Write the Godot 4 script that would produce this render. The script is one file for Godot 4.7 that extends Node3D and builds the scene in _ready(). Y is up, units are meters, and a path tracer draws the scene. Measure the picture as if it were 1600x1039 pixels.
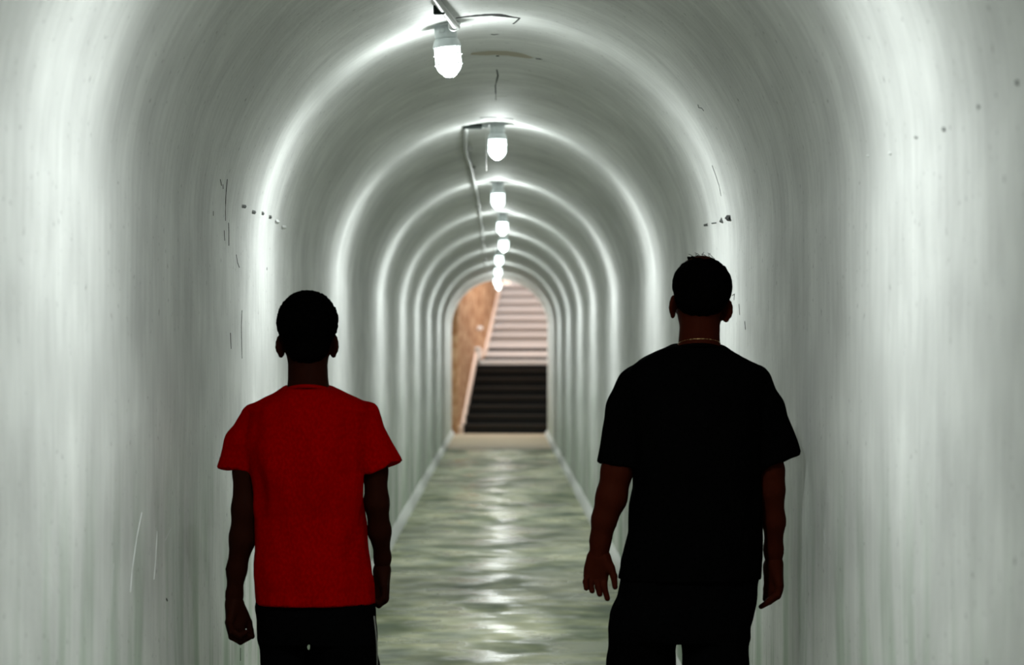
extends Node3D

# ---------------------------------------------------------------- measurements
const EYE := Vector3(0.03, 1.602, 0.0)        # camera position
const FOCAL := 4500.0                         # focal length in pixels of a 1600 x 1039 frame
const HORIZON := Vector2(783.0, 545.0)        # where the tunnel's axis meets the frame
const PEOPLE_AT := 8.19                       # how far along the tunnel the two people walk
const WALL_X := 0.9                         # half width of the tunnel between its walls
const ARCH_R := 0.9                         # radius of the vault
const SPRING := 1.992                         # height where the vault springs from the walls
const NEAR_Z := 9.0
const FAR_Z := -54.0

var M := {}
var taken := {}
var warp := FastNoiseLite.new()

# ---------------------------------------------------------------- naming helpers
func numbered(called: String) -> String:
	var n: int = taken.get(called, 0)
	taken[called] = n + 1
	return called if n == 0 else "%s_%03d" % [called, n]

func tag(o: Node, label: String, category: String, group := "") -> Node:
	o.set_meta("label", label)
	o.set_meta("category", category)
	if group != "":
		o.set_meta("group", group)
	return o

func thing(called: String, label: String, category: String, at := Vector3.ZERO, group := "") -> Node3D:
	var o := Node3D.new()
	o.name = numbered(called)
	add_child(o, true)
	o.position = at
	tag(o, label, category, group)
	return o

func put(called: String, mesh: Mesh, material: Material, parent: Node = null) -> MeshInstance3D:
	var o := MeshInstance3D.new()
	o.mesh = mesh
	o.material_override = material
	o.cast_shadow = GeometryInstance3D.SHADOW_CASTING_SETTING_ON
	if parent == null:
		o.name = numbered(called)
		add_child(o, true)
	else:
		o.name = called
		parent.add_child(o, true)
	return o

func struct(called: String, mesh: Mesh, material: Material) -> MeshInstance3D:
	var o := put(called, mesh, material)
	o.set_meta("kind", "structure")
	return o

# a point of the place from where it is seen in the photograph and how far away it stands
func sight(px: float, py: float, depth: float) -> Vector3:
	return Vector3(EYE.x + (px - HORIZON.x) / FOCAL * depth, EYE.y - (py - HORIZON.y) / FOCAL * depth, -depth)

# ---------------------------------------------------------------- mesh helpers
func begin() -> SurfaceTool:
	var st := SurfaceTool.new()
	st.begin(Mesh.PRIMITIVE_TRIANGLES)
	return st

func done(st: SurfaceTool) -> ArrayMesh:
	st.generate_normals()
	return st.commit()

func quad(st: SurfaceTool, a: Vector3, b: Vector3, c: Vector3, d: Vector3) -> void:
	# a b c d clockwise as seen from the front
	for p in [a, b, c, a, c, d]:
		st.set_uv(Vector2(p.x + p.z, p.y))
		st.add_vertex(p)

func box(st: SurfaceTool, lo: Vector3, hi: Vector3, bevel := 0.0, xf := Transform3D.IDENTITY) -> void:
	# a box with chamfered edges
	var c := (lo + hi) * 0.5
	var h := (hi - lo) * 0.5
	var e: float = minf(bevel, minf(h.x, minf(h.y, h.z)) * 0.9)
	st.set_smooth_group(-1)
	var tri := func(pts: Array, n: Vector3):
		var q := []
		for p in pts:
			q.append(xf * (c + p))
		var m: Vector3 = (xf.basis * n)
		var k: int = q.size()
		var flip: bool = ((q[1] - q[0]).cross(q[2] - q[0])).dot(m) > 0
		for i in range(1, k - 1):
			var t := [q[0], q[i + 1], q[i]] if flip else [q[0], q[i], q[i + 1]]
			for p in t:
				st.set_uv(Vector2(p.x + p.z, p.y))
				st.add_vertex(p)
	for ax in 3:
		var b := (ax + 1) % 3
		var d := (ax + 2) % 3
		for s in [-1.0, 1.0]:
			var pts := []
			for uv in [[-1, -1], [1, -1], [1, 1], [-1, 1]]:
				var p := Vector3.ZERO
				p[ax] = s * h[ax]
				p[b] = uv[0] * (h[b] - e)
				p[d] = uv[1] * (h[d] - e)
				pts.append(p)
			var n := Vector3.ZERO
			n[ax] = s
			tri.call(pts, n)
			if e <= 0.0:
				continue
			for s2 in [-1.0, 1.0]:       # edge between +-ax and +-b
				var pe := []
				for w in [-1.0, 1.0]:
					var p := Vector3.ZERO
					p[ax] = s * h[ax]; p[b] = s2 * (h[b] - e); p[d] = w * (h[d] - e)
					pe.append(p)
				for w in [1.0, -1.0]:
					var p := Vector3.ZERO
					p[ax] = s * (h[ax] - e); p[b] = s2 * h[b]; p[d] = w * (h[d] - e)
					pe.append(p)
				var ne := Vector3.ZERO
				ne[ax] = s; ne[b] = s2
				tri.call(pe, ne)
	if e > 0.0:
		for sx in [-1.0, 1.0]:
			for sy in [-1.0, 1.0]:
				for sz in [-1.0, 1.0]:
					tri.call([Vector3(sx * h.x, sy * (h.y - e), sz * (h.z - e)), Vector3(sx * (h.x - e), sy * h.y, sz * (h.z - e)), Vector3(sx * (h.x - e), sy * (h.y - e), sz * h.z)], Vector3(sx, sy, sz))

func lathe(st: SurfaceTool, profile: Array, seg := 24, xf := Transform3D.IDENTITY, group := 1) -> void:
	# profile: [radius, y] from the top downwards, turned about the y axis
	st.set_smooth_group(group)
	for i in profile.size() - 1:
		for k in seg:
			var a0 := TAU * k / seg
			var a1 := TAU * (k + 1) / seg
			var p := []
			for q in [[i, a0], [i, a1], [i + 1, a1], [i + 1, a0]]:
				p.append(xf * Vector3(cos(q[1]) * profile[q[0]][0], profile[q[0]][1], sin(q[1]) * profile[q[0]][0]))
			quad(st, p[0], p[1], p[2], p[3])

func tube(st: SurfaceTool, path: Array, radius: float, seg := 10, closed := false) -> void:
	st.set_smooth_group(1)
	var n := path.size()
	var rings := []
	var side := Vector3.ZERO
	for i in n:
		var a: Vector3 = path[(i - 1 + n) % n] if closed or i > 0 else path[i]
		var b: Vector3 = path[(i + 1) % n] if closed or i < n - 1 else path[i]
		var t := (b - a).normalized()
		if side == Vector3.ZERO:
			side = t.cross(Vector3.UP if absf(t.y) < 0.9 else Vector3.RIGHT).normalized()
		side = (side - t * side.dot(t)).normalized()
		var up := t.cross(side)
		var ring := []
		for k in seg:
			var g := TAU * k / seg
			ring.append(path[i] + (side * cos(g) + up * sin(g)) * radius)
		rings.append(ring)
	for i in (n if closed else n - 1):
		var r0: Array = rings[i]
		var r1: Array = rings[(i + 1) % n]
		for k in seg:
			var k2 := (k + 1) % seg
			quad(st, r0[k], r0[k2], r1[k2], r1[k])
	if not closed:
		st.set_smooth_group(2)
		for e in [[0, false], [n - 1, true]]:
			for k in seg:
				var k2: int = (k + 1) % seg
				var t := [path[e[0]], rings[e[0]][k], rings[e[0]][k2]]
				if not e[1]:
					t = [t[0], t[2], t[1]]
				for p in t:
					st.set_uv(Vector2(p.x, p.y))
					st.add_vertex(p)

func smooth_path(pts: Array, steps := 6) -> Array:
	var c := Curve3D.new()
	for i in pts.size():
		var t := Vector3.ZERO
		if i > 0 and i < pts.size() - 1:
			t = (pts[i + 1] - pts[i - 1]) / 6.0
		c.add_point(pts[i], -t, t)
	var out := []
	for i in pts.size() - 1:
		for k in steps:
			out.append(c.sample(i, float(k) / steps))
	out.append(pts[-1])
	return out

# a slab that follows a line of inner points through the length of the tunnel, with a thickness behind it
func shell(inner: Array, outer: Array, z0: float, z1: float, step: float, uneven: float, uv_from: float) -> ArrayMesh:
	var st := begin()
	var nz := int(ceil(absf(z1 - z0) / step))
	var cum := [0.0]
	for i in range(1, inner.size()):
		cum.append(cum[-1] + inner[i].distance_to(inner[i - 1]))
	# the pattern is measured up from the floor: along a wall, then along the vault to its crown
	var total: float = cum[-1]
	for i in inner.size():
		cum[i] = uv_from + minf(cum[i], total - cum[i]) if uv_from > 0.0 else maxf(inner[i].y, 0.0)
	var at := func(i: int, k: int) -> Vector3:
		var z := lerpf(z0, z1, float(k) / nz)
		var p: Vector2 = inner[i]
		var n: Vector2
		if i == 0: n = (inner[1] - inner[0]).orthogonal()
		elif i == inner.size() - 1: n = (inner[i] - inner[i - 1]).orthogonal()
		else: n = (inner[i + 1] - inner[i - 1]).orthogonal()
		if p.y >= SPRING - 0.001: n = Vector2(p.x, p.y - SPRING)
		n = n.normalized()
		var w := warp.get_noise_3d(p.x * 60.0, p.y * 60.0, z * 45.0) * uneven
		return Vector3(p.x + n.x * w, p.y + n.y * w, z)
	var g := []
	for k in nz + 1:
		var row := []
		for i in inner.size():
			row.append(at.call(i, k))
		g.append(row)
	st.set_smooth_group(1)
	for k in nz:
		for i in inner.size() - 1:
			for q in [[i, k], [i + 1, k], [i + 1, k + 1], [i, k], [i + 1, k + 1], [i, k + 1]]:
				var p: Vector3 = g[q[1]][q[0]]
				st.set_uv(Vector2(p.z, -cum[q[0]]))
				st.add_vertex(p)
	# the back and the ends
	# (the back starts a little behind the uneven face, so that nothing of it shows at the joints)
	var loop: Array = [inner[-1].move_toward(outer[0], 0.012)] + outer + [inner[0].move_toward(outer[-1], 0.012)]
	st.set_smooth_group(-1)
	for i in loop.size() - 1:
		var a: Vector2 = loop[i]
		var b: Vector2 = loop[i + 1]
		quad(st, Vector3(a.x, a.y, z0), Vector3(b.x, b.y, z0), Vector3(b.x, b.y, z1), Vector3(a.x, a.y, z1))
	var poly := PackedVector2Array(inner + outer)
	var tris := Geometry2D.triangulate_polygon(poly)
	for z in [z0, z1]:
		for t in range(0, tris.size(), 3):
			var q := [poly[tris[t]], poly[tris[t + 1]], poly[tris[t + 2]]]
			var cw: bool = (q[1] - q[0]).cross(q[2] - q[0]) < 0
			if cw != (z == maxf(z0, z1)):
				q.reverse()
			for p in q:
				st.set_uv(p)
				st.add_vertex(Vector3(p.x, p.y, z))
	return done(st)

# ---------------------------------------------------------------- solids from a distance field
class Field:
	var lo: Vector3
	var cell: float
	var nx: int
	var ny: int
	var nz: int
	var v: PackedFloat32Array

	func _init(a: Vector3, b: Vector3, size: float) -> void:
		lo = a
		cell = size
		nx = int(ceil((b.x - a.x) / size)) + 1
		ny = int(ceil((b.y - a.y) / size)) + 1
		nz = int(ceil((b.z - a.z) / size)) + 1
		v.resize(nx * ny * nz)
		v.fill(1.0)

	func span(a: Vector3, b: Vector3) -> Array:
		var i := Vector3i(((a - lo) / cell).floor())
		var j := Vector3i(((b - lo) / cell).ceil())
		return [i.clamp(Vector3i.ZERO, Vector3i(nx - 1, ny - 1, nz - 1)), j.clamp(Vector3i.ZERO, Vector3i(nx - 1, ny - 1, nz - 1))]

	# a tapered capsule between two joints
	func bone(a: Vector3, b: Vector3, ra: float, rb: float, k := 0.02) -> Field:
		var r := maxf(ra, rb) + k + cell * 3.0
		var s := span(Vector3(minf(a.x, b.x) - r, minf(a.y, b.y) - r, minf(a.z, b.z) - r), Vector3(maxf(a.x, b.x) + r, maxf(a.y, b.y) + r, maxf(a.z, b.z) + r))
		var ab := b - a
		var inv := 1.0 / maxf(ab.length_squared(), 1e-9)
		for z in range(s[0].z, s[1].z + 1):
			for y in range(s[0].y, s[1].y + 1):
				var at := (z * ny + y) * nx
				for x in range(s[0].x, s[1].x + 1):
					var p := lo + Vector3(x, y, z) * cell - a
					var t := clampf(p.dot(ab) * inv, 0.0, 1.0)
					var d := (p - ab * t).length() - ra - (rb - ra) * t
					var f := v[at + x]
					var h := maxf(k - absf(f - d), 0.0)
					v[at + x] = minf(f, d) - h * h * 0.25 / k
		return self

	# an ellipsoid; sign -1 cuts it out
	func egg(c: Vector3, r: Vector3, k := 0.01, turn := Basis.IDENTITY, cut := false) -> Field:
		var big := maxf(r.x, maxf(r.y, r.z)) + k + cell * 3.0
		var s := span(c - Vector3.ONE * big, c + Vector3.ONE * big)
		var small := minf(r.x, minf(r.y, r.z))
		var inv := turn.inverse()
		for z in range(s[0].z, s[1].z + 1):
			for y in range(s[0].y, s[1].y + 1):
				var at := (z * ny + y) * nx
				for x in range(s[0].x, s[1].x + 1):
					var p := inv * (lo + Vector3(x, y, z) * cell - c)
					var q := (p / r).length()
					var g := (p / (r * r)).length()
					var d := q * (q - 1.0) / maxf(g, 1e-6) if q > 0.05 else -small
					var f := v[at + x]
					if cut:
						d = -d
						var h2 := maxf(k - absf(f - d), 0.0)
						v[at + x] = maxf(f, d) + h2 * h2 * 0.25 / k
					else:
						var h := maxf(k - absf(f - d), 0.0)
						v[at + x] = minf(f, d) - h * h * 0.25 / k
		return self

	# a trunk given by rows of [y, left x, right x, middle z, half depth], lowest row first
	func trunk(rows: Array, k := 0.02, power := 2.3) -> Field:
		var first: float = rows[0][0]
		var last: float = rows[-1][0]
		for y in ny:
			var wy := lo.y + y * cell
			var yy := clampf(wy, first, last)
			var n := 0
			while n < rows.size() - 2 and rows[n + 1][0] < yy:
				n += 1
			var a: Array = rows[n]
			var b: Array = rows[n + 1]
			var t: float = (yy - a[0]) / maxf(b[0] - a[0], 1e-6)
			var xl: float = lerpf(a[1], b[1], t)
			var xr: float = lerpf(a[2], b[2], t)
			var cz: float = lerpf(a[3], b[3], t)
			var rz: float = lerpf(a[4], b[4], t)
			var cx := (xl + xr) * 0.5
			var rx := (xr - xl) * 0.5
			var over := absf(wy - yy)
			if over > 0.06:
				continue
			for z in nz:
				var pz := absf(lo.z + z * cell - cz) / rz
				var zp := pow(pz, power)
				var at := (z * ny + y) * nx
				for x in nx:
					var q := pow(pow(absf(lo.x + x * cell - cx) / rx, power) + zp, 1.0 / power)
					var d := (q - 1.0) * minf(rx, rz)
					if over > 0.0:
						d = maxf(d, over) if d > -over else maxf(d, over)
					var f := v[at + x]
					var h := maxf(k - absf(f - d), 0.0)
					v[at + x] = minf(f, d) - h * h * 0.25 / k
		return self

	# keep only what lies behind a plane (point, outward normal)
	func clip(p: Vector3, n: Vector3, reach := 1e9, round_ := 0.004) -> Field:
		n = n.normalized()
		for z in nz:
			for y in ny:
				var at := (z * ny + y) * nx
				for x in nx:
					var w := lo + Vector3(x, y, z) * cell - p
					if reach < 1e8 and w.length() > reach:
						continue
					var d := w.dot(n)
					var f := v[at + x]
					var h := maxf(round_ - absf(f - d), 0.0)
					v[at + x] = maxf(f, d) + h * h * 0.25 / round_
		return self

	# folds, curls or locks: noise pushes the surface in and out
	func ruffle(noise: FastNoiseLite, amount: float, stretch := Vector3.ONE) -> Field:
		for z in nz:
			for y in ny:
				var at := (z * ny + y) * nx
				for x in nx:
					var f := v[at + x]
					if absf(f) < amount + cell * 2.5:
						var p := (lo + Vector3(x, y, z) * cell) * stretch
						v[at + x] = f + noise.get_noise_3d(p.x, p.y, p.z) * amount
		return self

	# surface nets: one vertex in each cell the surface crosses, one quad round each crossed edge
	func skin(st_pos: PackedVector3Array, st_nor: PackedVector3Array, st_idx: PackedInt32Array) -> void:
		var ids := PackedInt32Array()
		ids.resize(nx * ny * nz)
		ids.fill(-1)
		var sy := nx
		var sz := nx * ny
		for z in nz - 1:
			for y in ny - 1:
				var at := (z * ny + y) * nx
				for x in nx - 1:
					var o := at + x
					var a := v[o]
					var b := v[o + 1]
					var c := v[o + sy]
					var d := v[o + sy + 1]
					var e := v[o + sz]
					var f := v[o + sz + 1]
					var g := v[o + sz + sy]
					var h := v[o + sz + sy + 1]
					var neg := int(a < 0) + int(b < 0) + int(c < 0) + int(d < 0) + int(e < 0) + int(f < 0) + int(g < 0) + int(h < 0)
					if neg == 0 or neg == 8:
						continue
					var sum := Vector3.ZERO
					var n := 0
					if (a < 0) != (b < 0): sum += Vector3(a / (a - b), 0, 0); n += 1
					if (c < 0) != (d < 0): sum += Vector3(c / (c - d), 1, 0); n += 1
					if (e < 0) != (f < 0): sum += Vector3(e / (e - f), 0, 1); n += 1
					if (g < 0) != (h < 0): sum += Vector3(g / (g - h), 1, 1); n += 1
					if (a < 0) != (c < 0): sum += Vector3(0, a / (a - c), 0); n += 1
					if (b < 0) != (d < 0): sum += Vector3(1, b / (b - d), 0); n += 1
					if (e < 0) != (g < 0): sum += Vector3(0, e / (e - g), 1); n += 1
					if (f < 0) != (h < 0): sum += Vector3(1, f / (f - h), 1); n += 1
					if (a < 0) != (e < 0): sum += Vector3(0, 0, a / (a - e)); n += 1
					if (b < 0) != (f < 0): sum += Vector3(1, 0, b / (b - f)); n += 1
					if (c < 0) != (g < 0): sum += Vector3(0, 1, c / (c - g)); n += 1
					if (d < 0) != (h < 0): sum += Vector3(1, 1, d / (d - h)); n += 1
					ids[o] = st_pos.size()
					st_pos.append(lo + (Vector3(x, y, z) + sum / n) * cell)
					st_nor.append(Vector3(b + d + f + h - a - c - e - g, c + d + g + h - a - b - e - f, e + f + g + h - a - b - c - d).normalized())
		for z in range(1, nz - 1):
			for y in range(1, ny - 1):
				var at := (z * ny + y) * nx
				for x in range(1, nx - 1):
					var o := at + x
					var a := v[o] < 0
					if a != (v[o + 1] < 0):
						face(st_idx, ids[o - sy - sz], ids[o - sz], ids[o], ids[o - sy], a)
					if a != (v[o + sy] < 0):
						face(st_idx, ids[o - sz - 1], ids[o - 1], ids[o], ids[o - sz], a)
					if a != (v[o + sz] < 0):
						face(st_idx, ids[o - 1 - sy], ids[o - sy], ids[o], ids[o - 1], a)

	func face(idx: PackedInt32Array, a: int, b: int, c: int, d: int, out: bool) -> void:
		if a < 0 or b < 0 or c < 0 or d < 0:
			return
		if out:
			idx.append_array(PackedInt32Array([a, d, c, a, c, b]))
		else:
			idx.append_array(PackedInt32Array([a, b, c, a, c, d]))

func solid(fields: Array) -> ArrayMesh:
	var pos := PackedVector3Array()
	var nor := PackedVector3Array()
	var idx := PackedInt32Array()
	for f in fields:
		var p := PackedVector3Array()
		var n := PackedVector3Array()
		var i := PackedInt32Array()
		# packed arrays are shared with the field's own method through a small holder
		var got: Array = skin_of(f)
		p = got[0]; n = got[1]; i = got[2]
		var base := pos.size()
		pos.append_array(p)
		nor.append_array(n)
		for q in i.size():
			i[q] += base
		idx.append_array(i)
	var a := []
	a.resize(Mesh.ARRAY_MAX)
	a[Mesh.ARRAY_VERTEX] = pos
	a[Mesh.ARRAY_NORMAL] = nor
	a[Mesh.ARRAY_INDEX] = idx
	var m := ArrayMesh.new()
	m.add_surface_from_arrays(Mesh.PRIMITIVE_TRIANGLES, a)
	return m

func skin_of(f: Field) -> Array:
	var p := PackedVector3Array()
	var n := PackedVector3Array()
	var i := PackedInt32Array()
	f.skin(p, n, i)
	return [p, n, i]

# ---------------------------------------------------------------- materials
func noise(sd: int, freq: float, octaves := 4) -> FastNoiseLite:
	var n := FastNoiseLite.new()
	n.seed = sd
	n.noise_type = FastNoiseLite.TYPE_SIMPLEX_SMOOTH
	n.frequency = freq
	n.fractal_type = FastNoiseLite.FRACTAL_FBM
	n.fractal_octaves = octaves
	return n

func grey(sd: int, freq: float, w: int, h: int, octaves := 4, from := Vector2i.ZERO) -> PackedByteArray:
	# seamless noise as bytes; made small and stretched when a size to start from is given
	var s := from if from != Vector2i.ZERO else Vector2i(w, h)
	var im := noise(sd, freq, octaves).get_seamless_image(s.x, s.y)
	im.convert(Image.FORMAT_L8)
	if s != Vector2i(w, h):
		im.resize(w, h, Image.INTERPOLATE_CUBIC)
	return im.get_data()

func texture(w: int, h: int, data: PackedByteArray, format := Image.FORMAT_RGB8) -> ImageTexture:
	return ImageTexture.create_from_image(Image.create_from_data(w, h, false, format, data))

func normal_of(w: int, h: int, heights: PackedByteArray, strength: float) -> ImageTexture:
	var im := Image.create_from_data(w, h, false, Image.FORMAT_L8, heights)
	im.convert(Image.FORMAT_RGBA8)
	im.bump_map_to_normal_map(strength)
	return ImageTexture.create_from_image(im)

func plain(c: Color, rough := 0.8, metal := 0.0) -> StandardMaterial3D:
	var m := StandardMaterial3D.new()
	m.albedo_color = c
	m.roughness = rough
	m.metallic = metal
	return m

func plaster(sd: int, grime: float, tint: Color) -> StandardMaterial3D:
	# trowelled, painted plaster: streaks up the wall, blotches, specks, and grime that starts at the foot
	var w := 1024
	var h := 1024
	var streak := grey(sd, 0.02, w, h, 4, Vector2i(w, 96))
	var fine := grey(sd + 1, 0.06, w, h, 3, Vector2i(w, 160))
	var blot := grey(sd + 2, 0.006, w, h, 5)
	var speck := grey(sd + 3, 0.09, w, h, 2)
	var moss := grey(sd + 4, 0.012, w, h, 4, Vector2i(w, 160))
	var out := PackedByteArray()
	out.resize(w * h * 3)
	var relief := PackedByteArray()
	relief.resize(w * h)
	for y in h:
		var up := 1.0 - float(y) / h              # 0 at the floor, 1 at the crown
		var foot := clampf((0.40 - up) / 0.36, 0.0, 1.0) * grime
		for x in w:
			var i := y * w + x
			var s := (streak[i] - 128) / 128.0
			var f := (fine[i] - 128) / 128.0
			var b := (blot[i] - 128) / 128.0
			var k := (speck[i] - 128) / 128.0
			var l := 1.0 + 0.025 * s + 0.035 * f + 0.075 * b
			if k > 0.62:
				l -= (k - 0.62) * 0.9
			var g := clampf((moss[i] - 105) / 70.0, 0.0, 1.0) * foot
			out[i * 3] = clampi(int(255.0 * tint.r * l * (1.0 - 0.30 * g)), 0, 255)
			out[i * 3 + 1] = clampi(int(255.0 * tint.g * l * (1.0 - 0.21 * g)), 0, 255)
			out[i * 3 + 2] = clampi(int(255.0 * tint.b * l * (1.0 - 0.30 * g)), 0, 255)
			relief[i] = clampi(int(128 + 40 * f + 30 * k + 36 * b + 20 * s), 0, 255)
	var m := StandardMaterial3D.new()
	m.albedo_texture = texture(w, h, out)
	m.normal_enabled = true
	m.normal_texture = normal_of(w, h, relief, 2.0)
	m.normal_scale = 0.35
	m.roughness = 0.62
	m.metallic_specular = 0.35
	m.uv1_scale = Vector3(1.0 / 4.6, 1.0 / 3.45, 1.0)
	return m

func wet_floor() -> StandardMaterial3D:
	# old concrete, pale where it is dry and olive where water lies
	var w := 512
	var h := 2048
	var big := grey(31, 0.0045, w, h, 5)
	var mid := grey(32, 0.022, w, h, 5, Vector2i(w / 3, h))
	var fine := grey(33, 0.12, w, h, 3)
	var dirt := grey(34, 0.006, w, h, 3)
	var out := PackedByteArray()
	out.resize(w * h * 3)
	var rough := PackedByteArray()
	rough.resize(w * h)
	var relief := PackedByteArray()
	relief.resize(w * h)
	for i in w * h:
		var b := (big[i] - 128) / 128.0
		var m := (mid[i] - 128) / 128.0
		var f := (fine[i] - 128) / 128.0
		var d := (dirt[i] - 128) / 128.0
		var wet := clampf(0.46 + 0.8 * b + 0.45 * m, 0.0, 1.0)
		var l := 1.0 + 0.05 * f
		out[i * 3] = clampi(int(lerpf(176, 92, wet) * l + 10 * d), 0, 255)
		out[i * 3 + 1] = clampi(int(lerpf(178, 101, wet) * l + 7 * d), 0, 255)
		out[i * 3 + 2] = clampi(int(lerpf(148, 68, wet) * l - 12 * d), 0, 255)
		rough[i] = clampi(int(lerpf(0.80, 0.22, clampf(0.42 + 1.2 * d + 0.9 * m, 0.0, 1.0)) * 255), 0, 255)
		relief[i] = clampi(int(128 + 50 * m + 24 * f + 50 * b), 0, 255)
	var t := StandardMaterial3D.new()
	t.albedo_texture = texture(w, h, out)
	t.roughness_texture = texture(w, h, rough, Image.FORMAT_L8)
	t.roughness = 1.0
	t.metallic_specular = 0.45
	t.normal_enabled = true
	t.normal_texture = normal_of(w, h, relief, 3.0)
	t.normal_scale = 0.22
	t.uv1_scale = Vector3(1.0 / 2.0, 1.0 / 14.0, 1.0)
	return t

func cloth(a: Color, b: Color, sd: int, rough := 0.95) -> StandardMaterial3D:
	# knitted cloth with a little heather in it
	var m := StandardMaterial3D.new()
	var n := NoiseTexture2D.new()
	n.width = 256
	n.height = 256
	n.seamless = true
	n.noise = noise(sd, 0.08, 4)
	var g := Gradient.new()
	g.colors = PackedColorArray([a, b])
	g.offsets = PackedFloat32Array([0.3, 0.7])
	n.color_ramp = g
	m.albedo_texture = n
	m.uv1_triplanar = true
	m.uv1_scale = Vector3(5, 3, 5)
	m.roughness = rough
	m.metallic_specular = 0.04
	return m

func make_materials() -> void:
	M.wall = plaster(11, 1.0, Color(0.825, 0.831, 0.822))
	M.vault = plain(Color(0.82, 0.83, 0.82), 0.7)
	M.floor = wet_floor()
	M.curb = plain(Color(0.76, 0.77, 0.75), 0.7)
	M.threshold = plain(Color(0.66, 0.60, 0.50), 0.7)
	M.fitting = plain(Color(0.76, 0.79, 0.79), 0.45)
	M.guard = plain(Color(0.8, 0.82, 0.82), 0.4)
	M.pipe = plain(Color(0.72, 0.73, 0.72), 0.4)
	M.dark_box = plain(Color(0.09, 0.14, 0.13), 0.6)
	M.globe = plain(Color(0.95, 0.97, 0.97), 0.3)
	M.globe.emission_enabled = true
	M.globe.emission = Color(0.93, 1.0, 0.99)
	M.globe.emission_energy_multiplier = 3.0
	M.crack = plain(Color(0.04, 0.043, 0.04), 0.9)
	M.chip = plain(Color(0.25, 0.265, 0.255), 0.9)
	M.scuff = plain(Color(0.5, 0.51, 0.5), 0.9)
	M.fleck = plain(Color(0.86, 0.87, 0.86), 0.6)
	M.patch = plain(Color(0.70, 0.67, 0.60), 0.8)
	M.stair_wall = plain(Color(0.70, 0.50, 0.34), 0.85)
	var n := NoiseTexture2D.new()
	n.width = 512
	n.height = 512
	n.seamless = true
	n.noise = noise(5, 0.012, 5)
	var g := Gradient.new()
	g.colors = PackedColorArray([Color(0.74, 0.60, 0.46), Color(0.92, 0.85, 0.76)])
	g.offsets = PackedFloat32Array([0.25, 0.75])
	n.color_ramp = g
	M.stair_wall.albedo_color = Color(0.86, 0.76, 0.66)
	M.stair_wall.albedo_texture = n
	M.stair_wall.uv1_triplanar = true
	M.stair_wall.uv1_scale = Vector3(0.5, 0.5, 0.5)
	M.stair_plain = plain(Color(0.74, 0.73, 0.72), 0.85)
	M.stair_pale = plain(Color(0.80, 0.78, 0.76), 0.8)
	M.stair_riser = plain(Color(0.72, 0.70, 0.68), 0.85)
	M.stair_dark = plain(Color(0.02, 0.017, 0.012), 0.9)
	M.stair_edge_and_shade = plain(Color(0.13, 0.105, 0.065), 0.9)
	M.stair_lip = plain(Color(0.92, 0.91, 0.89), 0.7)
	M.stringer = plain(Color(0.86, 0.78, 0.71), 0.7)
	M.skin_dark = plain(Color(0.13, 0.045, 0.02), 0.6)
	M.skin_tan = plain(Color(0.20, 0.066, 0.028), 0.6)
	for k in ["skin_dark", "skin_tan"]:
		M[k].metallic_specular = 0.08
	M.hair = plain(Color(0.012, 0.011, 0.010), 0.95)
	M.hair.metallic_specular = 0.04
	M.red = cloth(Color(0.46, 0.0, 0.0), Color(0.53, 0.004, 0.004), 61)
	M.red_trim = plain(Color(0.49, 0.0, 0.0), 0.95)
	M.black = cloth(Color(0.012, 0.012, 0.012), Color(0.02, 0.02, 0.02), 62)
	M.black_trim = plain(Color(0.016, 0.016, 0.016), 0.95)
	M.black_trim.metallic_specular = 0.02
	M.red_trim.metallic_specular = 0.02
	M.trousers = cloth(Color(0.013, 0.013, 0.014), Color(0.022, 0.022, 0.024), 63)
	M.piping = plain(Color(0.42, 0.42, 0.40), 0.8)
	M.sole = plain(Color(0.6, 0.6, 0.58), 0.8)
	M.shoe = plain(Color(0.06, 0.06, 0.065), 0.7)
	M.chain = plain(Color(0.75, 0.62, 0.42), 0.35, 0.8)

# ---------------------------------------------------------------- the tunnel
func arch(r: float, from: float, to: float, n: int) -> Array:
	var out := []
	for i in n + 1:
		var a := lerpf(from, to, float(i) / n)
		out.append(Vector2(cos(a) * r, SPRING + sin(a) * r))
	return out

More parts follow.
